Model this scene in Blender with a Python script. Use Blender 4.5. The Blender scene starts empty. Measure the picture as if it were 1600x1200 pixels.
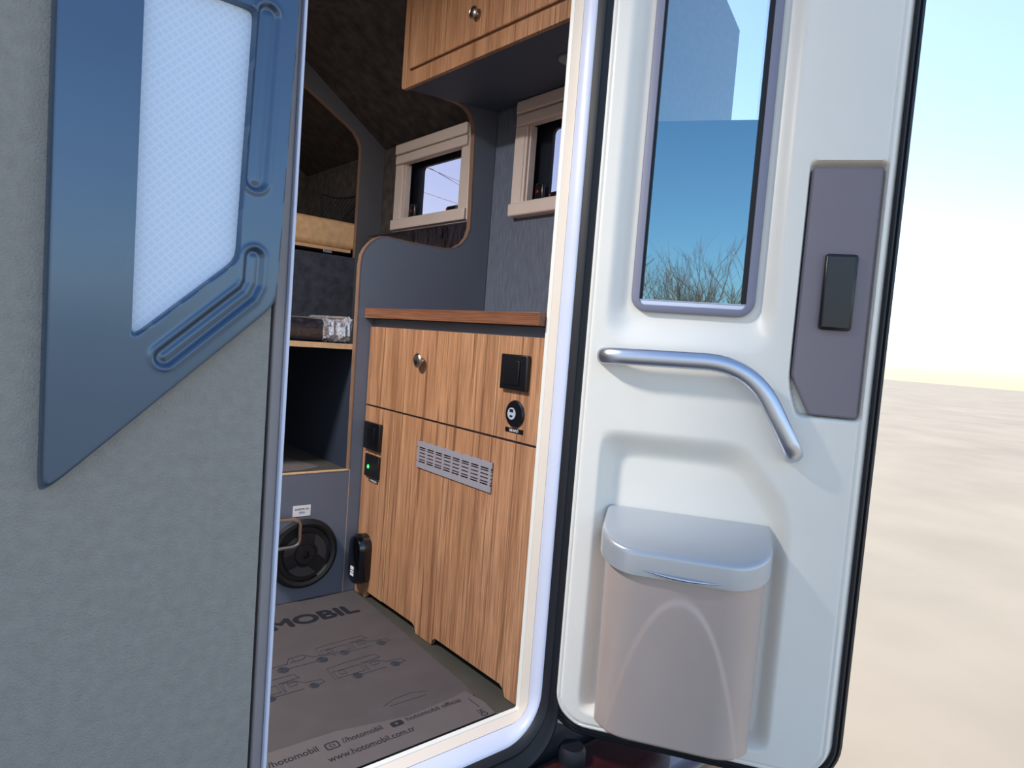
import bpy, bmesh, math, random
import numpy as np
from mathutils import Matrix, Vector

S = bpy.context.scene
C = S.collection
R = math.radians
random.seed(7)

# ------------------------------------------------------------------ camera
YAW, PITCH, ROLL, FPX, EYE = R(40.592), R(3.691), R(4.378), 1032.7, 0.86
F = Vector((math.sin(YAW) * math.cos(PITCH), math.cos(YAW) * math.cos(PITCH), -math.sin(PITCH)))
R0 = Vector((math.cos(YAW), -math.sin(YAW), 0))
U0 = R0.cross(F)
RX = math.cos(ROLL) * R0 + math.sin(ROLL) * U0
UX = math.cos(ROLL) * U0 - math.sin(ROLL) * R0
cam = bpy.data.cameras.new('camera'); cam.sensor_width = 36; cam.lens = 36 * FPX / 1600
cam.clip_start = 0.02; cam.clip_end = 500
camo = bpy.data.objects.new('camera', cam); C.objects.link(camo)
camo.matrix_world = Matrix(((RX.x, UX.x, -F.x, 0), (RX.y, UX.y, -F.y, 0), (RX.z, UX.z, -F.z, EYE), (0, 0, 0, 1)))
S.camera = camo

# ------------------------------------------------------------------ world, sun, exposure
w = bpy.data.worlds.new('sky'); S.world = w; w.use_nodes = True
nt = w.node_tree; nt.nodes.clear()
sky = nt.nodes.new('ShaderNodeTexSky'); sky.sky_type = 'NISHITA'
sky.sun_disc = False; sky.sun_elevation = R(50); sky.sun_rotation = R(10)
sky.air_density = 1.0; sky.dust_density = 1.0; sky.ozone_density = 1.2; sky.altitude = 100
bg = nt.nodes.new('ShaderNodeBackground'); bg.inputs['Strength'].default_value = 0.155
wo = nt.nodes.new('ShaderNodeOutputWorld')
nt.links.new(sky.outputs[0], bg.inputs[0]); nt.links.new(bg.outputs[0], wo.inputs[0])
sun = bpy.data.lights.new('sun', 'SUN'); sun.energy = 5.0; sun.angle = R(0.6); sun.color = (1, .94, .84)
suno = bpy.data.objects.new('sun', sun); C.objects.link(suno)
SA, SE = R(10), R(50)
suno.rotation_euler = Vector((math.sin(SA) * math.cos(SE), math.cos(SA) * math.cos(SE), math.sin(SE))).to_track_quat('Z', 'Y').to_euler()
S.view_settings.view_transform = 'Standard'; S.view_settings.look = 'None'
S.view_settings.gamma = 1; S.view_settings.use_curve_mapping = False
S.view_settings.exposure = 1.08
S.cycles.max_bounces = 10; S.cycles.diffuse_bounces = 5; S.cycles.transparent_max_bounces = 16

# ------------------------------------------------------------------ helpers
def lin(c):
    out = []
    for v in c:
        v = v / 255
        out.append(v / 12.92 if v <= .04045 else ((v + .055) / 1.055) ** 2.4)
    return (*out, 1)

def mat(name, rgb, rough=.5, metal=0., bump=0., bscale=200., tone=0., tscale=8., coat=0., spec=.5, stretch=(1, 1, 1), distort=0.):
    m = bpy.data.materials.new(name); m.use_nodes = True
    t = m.node_tree; b = t.nodes['Principled BSDF']
    b.inputs['Base Color'].default_value = lin(rgb); b.inputs['Roughness'].default_value = rough
    b.inputs['Metallic'].default_value = metal; b.inputs['Coat Weight'].default_value = coat
    b.inputs['Specular IOR Level'].default_value = spec
    tc = t.nodes.new('ShaderNodeTexCoord'); mp = t.nodes.new('ShaderNodeMapping')
    mp.inputs['Scale'].default_value = stretch
    t.links.new(tc.outputs['Object'], mp.inputs[0])
    if tone > 0:
        n = t.nodes.new('ShaderNodeTexNoise'); n.inputs['Scale'].default_value = tscale; n.inputs['Detail'].default_value = 6
        n.inputs['Distortion'].default_value = distort
        mx = t.nodes.new('ShaderNodeMix'); mx.data_type = 'RGBA'
        c = lin(rgb)
        mx.inputs[6].default_value = tuple(v * (1 - tone) for v in c[:3]) + (1,)
        mx.inputs[7].default_value = tuple(min(1, v * (1 + tone)) for v in c[:3]) + (1,)
        rp = t.nodes.new('ShaderNodeMapRange'); rp.inputs[1].default_value = .3; rp.inputs[2].default_value = .7
        t.links.new(mp.outputs[0], n.inputs['Vector']); t.links.new(n.outputs[0], rp.inputs[0])
        t.links.new(rp.outputs[0], mx.inputs[0]); t.links.new(mx.outputs[2], b.inputs['Base Color'])
    if bump > 0:
        n2 = t.nodes.new('ShaderNodeTexNoise'); n2.inputs['Scale'].default_value = bscale; n2.inputs['Detail'].default_value = 3
        bp = t.nodes.new('ShaderNodeBump'); bp.inputs['Strength'].default_value = bump; bp.inputs['Distance'].default_value = .002
        t.links.new(mp.outputs[0], n2.inputs['Vector']); t.links.new(n2.outputs[0], bp.inputs['Height'])
        t.links.new(bp.outputs[0], b.inputs['Normal'])
    return m

def wood(name, axis='z', base=(186, 136, 100), dark=(116, 78, 54), light=(200, 152, 116)):
    m = bpy.data.materials.new(name); m.use_nodes = True
    t = m.node_tree; b = t.nodes['Principled BSDF']; b.inputs['Roughness'].default_value = .42
    tc = t.nodes.new('ShaderNodeTexCoord')
    def noise(sc, scale, det, dist=0.):
        mp = t.nodes.new('ShaderNodeMapping'); mp.inputs['Scale'].default_value = sc
        n = t.nodes.new('ShaderNodeTexNoise'); n.inputs['Scale'].default_value = scale; n.inputs['Detail'].default_value = det
        n.inputs['Distortion'].default_value = dist
        t.links.new(tc.outputs['Object'], mp.inputs[0]); t.links.new(mp.outputs[0], n.inputs['Vector'])
        return n
    s1 = (1, 1, .06) if axis == 'z' else (1, .06, 1)
    s2 = (1, 1, .02) if axis == 'z' else (1, .02, 1)
    a = noise(s1, 22, 4, .4); f = noise(s2, 420, 5); v = noise(s2, 120, 3, .3)
    cr = t.nodes.new('ShaderNodeValToRGB'); e = cr.color_ramp.elements
    e[0].position = .27; e[0].color = lin(tuple(int(.55 * x + .45 * y) for x, y in zip(base, dark)))
    e[1].position = .75; e[1].color = lin(light)
    k = cr.color_ramp.elements.new(.5); k.color = lin(base)
    t.links.new(a.outputs[0], cr.inputs[0])
    mr = t.nodes.new('ShaderNodeMapRange'); mr.inputs[1].default_value = .42; mr.inputs[2].default_value = .62
    mr.inputs[3].default_value = .62; mr.inputs[4].default_value = 1.10
    t.links.new(f.outputs[0], mr.inputs[0])
    m1 = t.nodes.new('ShaderNodeMix'); m1.data_type = 'RGBA'; m1.blend_type = 'MULTIPLY'; m1.inputs[0].default_value = .8
    t.links.new(cr.outputs[0], m1.inputs[6]); t.links.new(mr.outputs[0], m1.inputs[7])
    mv = t.nodes.new('ShaderNodeMapRange'); mv.inputs[1].default_value = .56; mv.inputs[2].default_value = .66
    t.links.new(v.outputs[0], mv.inputs[0])
    m2 = t.nodes.new('ShaderNodeMix'); m2.data_type = 'RGBA'; m2.inputs[7].default_value = lin(dark)
    ml = t.nodes.new('ShaderNodeMath'); ml.operation = 'MULTIPLY'; ml.inputs[1].default_value = .85
    t.links.new(mv.outputs[0], ml.inputs[0]); t.links.new(ml.outputs[0], m2.inputs[0])
    t.links.new(m1.outputs[2], m2.inputs[6]); t.links.new(m2.outputs[2], b.inputs['Base Color'])
    bp = t.nodes.new('ShaderNodeBump'); bp.inputs['Strength'].default_value = .15; bp.inputs['Distance'].default_value = .001
    t.links.new(f.outputs[0], bp.inputs['Height']); t.links.new(bp.outputs[0], b.inputs['Normal'])
    return m

def glass(name, tint, refl, reflcol=(1, 1, 1, 1), rough=.01):
    m = bpy.data.materials.new(name); m.use_nodes = True
    t = m.node_tree; t.nodes.clear()
    o = t.nodes.new('ShaderNodeOutputMaterial'); mx = t.nodes.new('ShaderNodeMixShader'); mx.inputs[0].default_value = refl
    a = t.nodes.new('ShaderNodeBsdfTransparent'); a.inputs[0].default_value = tint
    g = t.nodes.new('ShaderNodeBsdfGlossy'); g.inputs['Color'].default_value = reflcol; g.inputs['Roughness'].default_value = rough
    t.links.new(a.outputs[0], mx.inputs[1]); t.links.new(g.outputs[0], mx.inputs[2]); t.links.new(mx.outputs[0], o.inputs[0])
    return m

def emis(name, rgb, st):
    m = mat(name, rgb, .4); b = m.node_tree.nodes['Principled BSDF']
    b.inputs['Emission Color'].default_value = lin(rgb); b.inputs['Emission Strength'].default_value = st
    return m

I4 = Matrix.Identity(4)
WM = {}
def thing(name, label, cat, loc=(0, 0, 0), rz=0., group=None):
    o = bpy.data.objects.new(name, None); C.objects.link(o); o.empty_display_size = .05
    M = Matrix.Translation(loc) @ Matrix.Rotation(rz, 4, 'Z')
    o.matrix_world = M; WM[o.name] = M
    if label: o['label'] = label
    if cat: o['category'] = cat
    if group: o['group'] = group
    return o
def tag(o, label, cat, group=None, kind=None):
    if label: o['label'] = label
    if cat: o['category'] = cat
    if group: o['group'] = group
    if kind: o['kind'] = kind
    return o
def struct(o, label=None):
    o['kind'] = 'structure'
    if label: o['label'] = label
    return o
def obj(name, bm, m, parent=None, M=I4, smooth=35, bevel=0., bseg=2, label=None):
    me = bpy.data.meshes.new(name)
    if isinstance(bm, bmesh.types.BMesh):
        bmesh.ops.recalc_face_normals(bm, faces=bm.faces); bm.to_mesh(me); bm.free()
    else:
        me.from_pydata(bm[0], [], bm[1]); me.update()
    if smooth:
        me.shade_smooth(); me.set_sharp_from_angle(angle=R(smooth))
    for mm in (m if isinstance(m, (list, tuple)) else [m]): me.materials.append(mm)
    o = bpy.data.objects.new(name, me); C.objects.link(o)
    WM[o.name] = M
    if parent:
        o.parent = parent; o.matrix_basis = WM[parent.name].inverted() @ M
    else: o.matrix_world = M
    if bevel:
        b = o.modifiers.new('bevel', 'BEVEL'); b.width = bevel; b.segments = bseg; b.limit_method = 'ANGLE'; b.angle_limit = R(40)
    if label: o['label'] = label
    return o
def nb(): return bmesh.new()
def box(bm, x0, x1, y0, y1, z0, z1):
    v = [bm.verts.new((x, y, z)) for x in (x0, x1) for y in (y0, y1) for z in (z0, z1)]
    for f in ((0, 1, 3, 2), (4, 6, 7, 5), (0, 4, 5, 1), (2, 3, 7, 6), (0, 2, 6, 4), (1, 5, 7, 3)):
        bm.faces.new([v[i] for i in f])
    return bm
def B(*a): return box(nb(), *a)
def prism(bm, pts, a0, a1, plane='xz'):
    """pts polygon in the plane, extruded along the remaining axis"""
    def P(p, a):
        return (p[0], a, p[1]) if plane == 'xz' else (a, p[0], p[1]) if plane == 'yz' else (p[0], p[1], a)
    u = [bm.verts.new(P(p, a0)) for p in pts]; v = [bm.verts.new(P(p, a1)) for p in pts]
    bm.faces.new(u); bm.faces.new(v[::-1])
    n = len(pts)
    for i in range(n): bm.faces.new([u[i], v[i], v[(i + 1) % n], u[(i + 1) % n]])
    return bm
def tube(bm, pts, r, seg=10, cap=True, flat=1.0, up=None):
    pts = [Vector(p) for p in pts]; rings = []
    rr = r if isinstance(r, (list, tuple)) else [r] * len(pts)
    pn = None
    for i, p in enumerate(pts):
        d = (pts[min(i + 1, len(pts) - 1)] - pts[max(i - 1, 0)]).normalized()
        if pn is None:
            a = Vector(up) if up else (Vector((0, 0, 1)) if abs(d.z) < .9 else Vector((1, 0, 0)))
        else: a = pn
        n = (a - d * a.dot(d)).normalized(); pn = n; b = d.cross(n)
        rings.append([bm.verts.new(p + rr[i] * (math.cos(q) * n + flat * math.sin(q) * b)) for q in [2 * math.pi * k / seg for k in range(seg)]])
    for a, b in zip(rings, rings[1:]):
        for k in range(seg): bm.faces.new([a[k], a[(k + 1) % seg], b[(k + 1) % seg], b[k]])
    if cap:
        bm.faces.new(rings[0][::-1]); bm.faces.new(rings[-1])
    return bm
def lathe(bm, prof, M, seg=32):
    """prof: (radius, height) about local z, moved by M"""
    rings = []
    for r, h in prof:
        if r < 1e-6: rings.append([bm.verts.new(M @ Vector((0, 0, h)))])
        else: rings.append([bm.verts.new(M @ Vector((r * math.cos(2 * math.pi * k / seg), r * math.sin(2 * math.pi * k / seg), h))) for k in range(seg)])
    for a, b in zip(rings, rings[1:]):
        for k in range(seg):
            q = (k + 1) % seg
            if len(a) == 1 and len(b) == 1: continue
            if len(a) == 1: bm.faces.new([a[0], b[q], b[k]])
            elif len(b) == 1: bm.faces.new([a[k], a[q], b[0]])
            else: bm.faces.new([a[k], a[q], b[q], b[k]])
    return bm
def rr(x0, x1, z0, z1, r, n=6):
    pts = []
    for cx, cz, a in ((x1 - r, z0 + r, -90), (x1 - r, z1 - r, 0), (x0 + r, z1 - r, 90), (x0 + r, z0 + r, 180)):
        for k in range(n + 1):
            q = R(a + 90 * k / n); pts.append((cx + r * math.cos(q), cz + r * math.sin(q)))
    return pts
def loft(bm, loops, fn, closed=True, wrap=False):
    """loops: list of (pts2d, depth); same number of points each; fn(p, d) -> xyz"""
    V = [[bm.verts.new(fn(p, d)) for p in pts] for pts, d in loops]
    pairs = list(zip(V, V[1:])) + ([(V[-1], V[0])] if wrap else [])
    n = len(V[0])
    for a, b in pairs:
        for k in range(n if closed else n - 1):
            q = (k + 1) % n; bm.faces.new([a[k], a[q], b[q], b[k]])
    return V
XZ = lambda p, d: (p[0], d, p[1])
YZ = lambda p, d: (d, p[0], p[1])
def fillet(pts, rad, n=6, closed=True):
    out = []; N = len(pts)
    for i, p in enumerate(pts):
        r = rad[i] if isinstance(rad, (list, tuple)) else rad
        if r <= 0 or (not closed and i in (0, N - 1)): out.append(tuple(p)); continue
        p = Vector(p[:2]); a = Vector(pts[i - 1]) - p; b = Vector(pts[(i + 1) % N]) - p
        la, lb = a.length, b.length; a.normalize(); b.normalize()
        ang = a.angle(b); d = min(r / math.tan(ang / 2), .49 * la, .49 * lb)
        p0, p1 = p + a * d, p + b * d
        for k in range(n + 1):
            t = k / n; q = (1 - t) ** 2 * p0 + 2 * t * (1 - t) * p + t * t * p1; out.append((q.x, q.y))
    return out
def edging(path, y0, y1, th=.002, side=1):
    """thin band stuck along a cut edge in the xz plane"""
    bm = nb(); P = [Vector(p) for p in path]; out = []
    for i, p in enumerate(P):
        d = (P[min(i + 1, len(P) - 1)] - P[max(i - 1, 0)]).normalized(); n = Vector((-d.y, d.x)) * side
        out.append(p + n * th)
    A = [[bm.verts.new((p.x, y, p.y)) for p in L] for y, L in ((y0, P), (y0, out), (y1, out), (y1, P))]
    for a, b in zip(A, A[1:] + A[:1]):
        for k in range(len(P) - 1): bm.faces.new([a[k], a[k + 1], b[k + 1], b[k]])
    return bm
def text(name, s, m, parent, o, ux, uy, wdt=None, hgt=.02, ext=.0003, M=I4, bold=0., join=None):
    """lettering starting at o, running along ux, upright along uy; fitted to a width"""
    cu = bpy.data.curves.new(name, 'FONT'); cu.body = s; cu.size = 1; cu.offset = bold
    to = bpy.data.objects.new(name, cu); C.objects.link(to)
    dg = bpy.context.evaluated_depsgraph_get(); dg.update()
    me = bpy.data.meshes.new_from_object(to.evaluated_get(dg)); bpy.data.objects.remove(to)
    co = np.array([v.co[:] for v in me.vertices]); mn, mx = co.min(0), co.max(0)
    ky = hgt / .73; kx = ky if wdt is None else wdt / (mx[0] - mn[0])
    ux, uy, o = Vector(ux), Vector(uy), Vector(o); n = ux.cross(uy)
    V = [tuple(o + ux * ((c[0] - mn[0]) * kx) + uy * (c[1] * ky) + n * ext) for c in co]
    Fc = [tuple(p.vertices) for p in me.polygons]; bpy.data.meshes.remove(me)
    if join is not None:
        k = len(join[0]); join[0].extend(V); join[1].extend([tuple(i + k for i in f) for f in Fc]); return None
    return obj(name, (V, Fc), m, parent, M, smooth=0)
def sstep(a, b, x):
    t = np.clip((x - a) / (b - a), 0, 1); return t * t * (3 - 2 * t)
def smax(ds, k=.006):
    m = np.maximum.reduce(ds); return m + k * np.log(sum(np.exp((d - m) / k) for d in ds))
def sd_rr(x, z, x0, x1, z0, z1, r):
    cx, cz, hx, hz = (x0 + x1) / 2, (z0 + z1) / 2, (x1 - x0) / 2 - r, (z1 - z0) / 2 - r
    qx, qz = np.abs(x - cx) - hx, np.abs(z - cz) - hz
    return np.hypot(np.maximum(qx, 0), np.maximum(qz, 0)) + np.minimum(np.maximum(qx, qz), 0) - r
def sd_seg(x, z, pts):
    d = None
    for (ax, az), (bx, bz) in zip(pts, pts[1:]):
        px, pz, vx, vz = x - ax, z - az, bx - ax, bz - az
        h = np.clip((px * vx + pz * vz) / (vx * vx + vz * vz), 0, 1)
        e = np.hypot(px - vx * h, pz - vz * h); d = e if d is None else np.minimum(d, e)
    return d
def hplane(x, z, p, q):
    """signed distance, positive to the right of the line p->q"""
    dx, dz = q[0] - p[0], q[1] - p[1]; L = math.hypot(dx, dz)
    return ((x - p[0]) * dz - (z - p[1]) * dx) / L
def hfield(x0, x1, z0, z1, st, hf, yf, keep=None):
    nx, nz = int((x1 - x0) / st) + 1, int((z1 - z0) / st) + 1
    X, Z = np.meshgrid(np.linspace(x0, x1, nx), np.linspace(z0, z1, nz))
    Y = yf(hf(X, Z)); co = np.stack([X, Y, Z], -1).reshape(-1, 3).tolist()
    i = np.arange(nx * nz).reshape(nz, nx)
    q = np.stack([i[:-1, :-1], i[:-1, 1:], i[1:, 1:], i[1:, :-1]], -1)
    if keep is not None:
        k = keep(X, Z); q = q[k[:-1, :-1] & k[:-1, 1:] & k[1:, 1:] & k[1:, :-1]]
    return co, q.reshape(-1, 4).tolist()

# ------------------------------------------------------------------ materials
M_white = mat('door_plastic', (236, 233, 224), .38, tone=.015, bump=.03, bscale=400)
M_cream = mat('frame_cream', (232, 222, 210), .4, tone=.02)
M_lav = mat('frame_lavender', (214, 220, 240), .35, tone=.02)
M_rubber = mat('black_rubber', (16, 20, 28), .55, bump=.1, bscale=600)
M_mauve = mat('window_frame_mauve', (128, 130, 150), .5, bump=.15, bscale=900)
M_wood = wood('walnut_laminate', 'z')
M_wood_h = wood('countertop_laminate', 'y', (140, 92, 66), (78, 46, 32), (172, 122, 90))
M_edge = mat('wood_edge_band', (132, 104, 88), .5, tone=.1, tscale=30)
M_edge_l = mat('pale_plywood_edge', (204, 168, 132), .6, tone=.12, tscale=60)
M_grey = mat('grey_laminate', (100, 108, 124), .45, tone=.03, bump=.05, bscale=800)
M_grey_d = mat('dark_grey_laminate', (88, 88, 94), .5, tone=.05)
M_brush = mat('brushed_grey_wall', (98, 106, 122), .45, tone=.28, tscale=260, stretch=(1, 1, .08), bump=.1, bscale=300)
M_carpet = mat('dark_felt_lining', (70, 63, 61), .95, tone=.45, tscale=22, bump=.6, bscale=260)
M_felt = mat('blue_grey_felt', (60, 64, 76), .95, tone=.35, tscale=30, bump=.6, bscale=300)
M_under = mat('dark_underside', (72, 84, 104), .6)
M_black = mat('black_plastic', (14, 16, 22), .3, spec=.6)
M_blackm = mat('black_matte', (12, 14, 18), .6)
M_steel = mat('satin_steel', (186, 176, 170), .28, 1.)
M_alu = mat('satin_aluminium', (196, 202, 214), .34, 1., bump=.03, bscale=900)
M_paper = mat('kraft_paper', (76, 71, 74), .8, tone=.09, tscale=7, bump=.25, bscale=18, distort=1.)
M_paper2 = mat('kraft_paper_pale', (92, 86, 87), .8, tone=.06, tscale=9, bump=.25, bscale=20, distort=1.)
M_ink = mat('dark_ink', (20, 25, 38), .7)
M_ink2 = mat('faded_ink', (38, 42, 56), .8)
M_floor = mat('olive_floor_lining', (66, 64, 58), .75, tone=.12, tscale=10)
M_text = mat('textured_grey_skin', (146, 144, 138), .6, tone=.08, tscale=60, bump=1., bscale=330)
M_flange = mat('taupe_frame', (140, 134, 136), .5, tone=.04)
M_press = mat('pressed_steel_sky_tinted', (70, 92, 116), .26, .5, tone=.03, coat=.4)  # blue in the base stands in for sky reflected in grey metal
M_pane = mat('honeycomb_film', (205, 222, 244), .35)
M_cass = mat('window_cassette_plastic', (214, 198, 190), .45, tone=.02)
M_cassb = mat('window_seal_dark', (16, 22, 34), .4)
M_tan = mat('tan_foam_in_film', (216, 174, 130), .35, tone=.14, tscale=40, bump=.5, bscale=55, coat=.4)
M_wrap = mat('clear_wrapped_dark_mattress', (40, 38, 46), .18, tone=.5, tscale=28, bump=1., bscale=30, coat=.8, distort=2.)
M_wrapw = mat('crumpled_clear_film', (176, 176, 184), .16, .3, tone=.7, tscale=80, bump=1., bscale=90, coat=1., distort=3.)
M_wrapc = mat('streaked_clear_film', (46, 42, 50), .15, tone=.95, tscale=1, stretch=(70, 70, 14), bump=1., bscale=1.2, coat=.9, distort=1.5)
M_silver = mat('silver_lid_plastic', (184, 188, 192), .3, .3, coat=.3)
M_bin = mat('taupe_bin_plastic', (186, 170, 162), .42, .12, tone=.03, bump=.06, bscale=900)
M_maroon = mat('maroon_paint', (60, 20, 22), .22, tone=.3, tscale=20, coat=.8)
M_ground = mat('pale_concrete', (126, 118, 106), .85, tone=.12, tscale=.6, bump=.3, bscale=30)
M_bark = mat('bare_bark', (150, 108, 84), .9, tone=.3, tscale=5)
M_red = mat('red_plastic', (150, 24, 30), .4)
M_grille = mat('grille_grey', (172, 168, 178), .4, .3)
M_grilleb = mat('grille_backing', (70, 18, 24), .6)  # dark red stands in for reddish reflections between the bars
M_label = mat('white_label', (232, 234, 240), .5)
M_glow = emis('green_lamp', (40, 220, 90), 1.6)
M_clear = glass('tinted_acrylic', (.60, .56, .60, 1), .04)
M_tint = glass('coated_door_glass', (.9, .95, 1, 1), .42, (.36, .62, .74, 1))
M_blind = mat('reflective_blind_film', (50, 76, 88), .05, .95)
M_net = mat('black_net_cord', (18, 20, 28), .8)

# honeycomb cells in the pale film
t = M_pane.node_tree; b = t.nodes['Principled BSDF']
tc = t.nodes.new('ShaderNodeTexCoord'); mp = t.nodes.new('ShaderNodeMapping'); mp.inputs['Rotation'].default_value = (0, R(45), 0)
vo = t.nodes.new('ShaderNodeTexVoronoi'); vo.feature = 'DISTANCE_TO_EDGE'; vo.inputs['Scale'].default_value = 115; vo.inputs['Randomness'].default_value = 0
cr = t.nodes.new('ShaderNodeValToRGB'); cr.color_ramp.elements[0].position = .12; cr.color_ramp.elements[0].color = lin((212, 228, 248)); cr.color_ramp.elements[1].position = .3; cr.color_ramp.elements[1].color = lin((184, 206, 234))
t.links.new(tc.outputs['Object'], mp.inputs[0]); t.links.new(mp.outputs[0], vo.inputs['Vector']); t.links.new(vo.outputs['Distance'], cr.inputs[0]); t.links.new(cr.outputs[0], b.inputs['Base Color'])

# ------------------------------------------------------------------ ground and shell
bm = nb(); v = [bm.verts.new(p) for p in ((-90, -90, -.75), (120, -90, -.75), (120, 120, -.75), (-90, 120, -.75))]; bm.faces.new(v)
struct(obj('ground', bm, M_ground), 'pale concrete yard under the camper')

XW = 1.497
struct(obj('floor', B(-.75, 1.53, 1.103, 3.62, -.04, -.002), M_floor), 'olive lining on the camper floor')
def holes_wall(y0, y1, z0, z1, hy0, hy1, hz0, hz1):
    bm = nb()
    for a, b_, c, d in ((y0, hy0, z0, z1), (hy1, y1, z0, z1), (hy0, hy1, z0, hz0), (hy0, hy1, hz1, z1)): box(bm, XW, XW + .035, a, b_, c, d)
    return bm
struct(obj('wall_right', holes_wall(1.10, 1.944, -.04, 1.70, 1.31, 1.765, 1.335, 1.61), M_brush), 'brushed grey wall behind the kitchen counter')
struct(obj('wall_right', holes_wall(1.944, 3.62, -.04, 1.70, 2.11, 2.565, 1.335, 1.61), M_carpet), 'dark felt lined wall beside the bunks')
struct(obj('wall_left', B(-.78, -.75, 1.10, 3.62, -.04, 2.05), M_carpet))
struct(obj('wall_back', B(-.78, 1.53, 3.62, 3.65, -.04, 2.05), M_carpet))
bm = nb(); prism(bm, [(-.78, 2.0), (1.03, 2.0), (1.497, 1.68), (1.56, 1.68), (1.56, 1.72), (1.05, 2.05), (-.78, 2.05)], 1.05, 3.65)
struct(obj('ceiling', bm, M_carpet), 'dark felt lined roof with a sloping side')

# outer skin around the doorway
bm = nb()
prism(bm, [(1.07, .075), (1.535, .075), (1.535, 1.70), (1.05, 2.05), (1.05, 2.05), (1.07, 1.9)], 1.0, 1.098)
box(bm, .36, 1.07, 1.0, 1.098, 1.93, 2.05)
struct(obj('wall_front', bm, M_text), 'textured grey outer skin of the camper beside the door')
bm = B(.37, 1.535, 1.035, 1.098, -.40, -.05); box(bm, 1.07, 1.535, 1.03, 1.098, -.05, .075)
struct(obj('wall_front', bm, mat('dark_skirt', (60, 58, 62), .6)), 'dark skirt under the doorway')
bm = nb(); box(bm, -2.2, .369, 1.0, 1.098, -.32, 2.6)
struct(obj('wall_front', bm, M_text), 'textured grey outer skin left of the doorway')
bm = nb(); box(bm, .36, .3890, 1.03, 1.097, -.3, 2.4)
struct(obj('trim_1', bm, M_blackm), 'dark groove beside the textured panel')
bm = nb(); box(bm, .3755, .3935, 1.004, 1.098, -.3, 2.4)
struct(obj('trim_2', bm, M_flange, bevel=.003), 'taupe frame strip left of the doorway')
bm = nb(); box(bm, .3935, .3990, .996, 1.03, -.3, 2.4); box(bm, .3935, .404, 1.03, 1.10, -.3, 2.4)
struct(obj('trim_3', bm, M_lav, bevel=.002, bseg=3), 'white strip edging the left side of the doorway')

# doorway frame, open J running down the right side and along the sill
def jpath(xr, zb, r, xl=.395, top=1.93, n=10):
    pts = [(xr, top), (xr, zb + r)]
    for k in range(1, n): q = R(-90 * k / n); pts.append((xr - r + r * math.cos(q), zb + r + r * math.sin(q)))
    pts += [(xr - r, zb), (xl, zb)]
    return pts
prof = [(1.034, .0, .004, 1.104), (1.034, .0, .004, 1.100), (1.036, -.002, .008, 1.095), (1.0365, -.003, .01, 1.094)]
bm = nb(); loft(bm, [(jpath(x, z, r), y) for x, z, r, y in prof] + [(jpath(1.06, -.05, .03), 1.094), (jpath(1.06, -.05, .03), 1.104)], XZ, closed=False, wrap=True)
struct(obj('trim_4', bm, M_white, smooth=50), 'pale inner lip of the door frame')
prof = [(1.0365, -.0035, .012, 1.0935), (1.035, -.004, .03, 1.078), (1.036, -.008, .045, 1.066)]
bm = nb(); loft(bm, [(jpath(x, z, r), y) for x, z, r, y in prof] + [(jpath(1.06, -.05, .05), 1.066), (jpath(1.06, -.05, .05), 1.0935)], XZ, closed=False, wrap=True)
struct(obj('trim_5', bm, M_cream, smooth=50), 'cream strip inside the door frame')
prof = [(1.036, -.009, .05, 1.065), (1.0335, -.012, .065, 1.055), (1.0335, -.018, .08, 1.045), (1.037, -.024, .095, 1.034), (1.041, -.030, .1, 1.029)]
bm = nb(); loft(bm, [(jpath(x, z, r), y) for x, z, r, y in prof] + [(jpath(1.06, -.05, .1), 1.029), (jpath(1.06, -.05, .1), 1.065)], XZ, closed=False, wrap=True)
struct(obj('trim_6', bm, M_lav, smooth=60), 'pale blue white rounded outer rim of the doorway')
prof = [(1.041, -.030, .1, 1.032), (1.043, -.034, .1, 1.016), (1.047, -.040, .1, 1.010), (1.050, -.048, .1, 1.014), (1.053, -.052, .1, 1.010), (1.060, -.066, .1, 1.006), (1.066, -.074, .1, .998), (1.072, -.080, .1, 1.0), (1.074, -.084, .1, 1.03)]
bm = nb(); loft(bm, [(jpath(x, z, r, n=14), y) for x, z, r, y in prof], XZ, closed=False, wrap=True)
struct(obj('trim_7', bm, M_rubber, smooth=40), 'black rubber seal around the doorway')

# ------------------------------------------------------------------ pressed metal surround on the outer skin, left
def sd_outer(x, z):
    return smax([x - .3755 - .011 * np.clip((z - .9) / .44, 0, 1.6), hplane(x, z, (.10, .6285), (.367, .878)), .085 - x, z - 1.74], .006)
def sd_hole(x, z):
    return smax([x - .309 - .008 * np.clip((z - .95) / .34, 0, 1), hplane(x, z, (.190, .837), (.308, .947)), .185 - x, z - 1.292 - .0 * x], .004)
slot1 = [(.337, 1.292), (.3305, 1.062)]
slot2 = [(.3335, .952), (.3325, .915), (.326, .900), (.222, .803)]
def hf_press(x, z):
    do, dh = sd_outer(x, z), sd_hole(x, z)
    h = .020 - .040 * sstep(-.007, .003, do)
    h = h - .045 * (1 - sstep(-.002, .004, dh))
    for s, wd in ((slot1, .0165), (slot2, .0145)):
        d = sd_seg(x, z, s)
        h = h - .0055 * (1 - sstep(wd - .0065, wd, d)) + .0018 * np.exp(-((d - wd - .002) / .003) ** 2)
        h = h + .0025 * (1 - sstep(0, wd - .006, d))
    return h
ps = thing('pressed_metal_surround', 'glossy pressed metal surround tinted with sky reflection, with long rib slots, left of the doorway', 'metal panel', (.23, 1.0, .63))
obj('frame', hfield(.075, .396, .60, 1.75, .0022, hf_press, lambda h: 1.0 - h), M_press, ps, smooth=60)
obj('film_pane', prism(nb(), [(.178, .818), (.314, .945), (.326, .98), (.326, 1.305), (.178, 1.305)], .994, .9985), M_pane, ps, label='pale blue honeycomb patterned pane')

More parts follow.
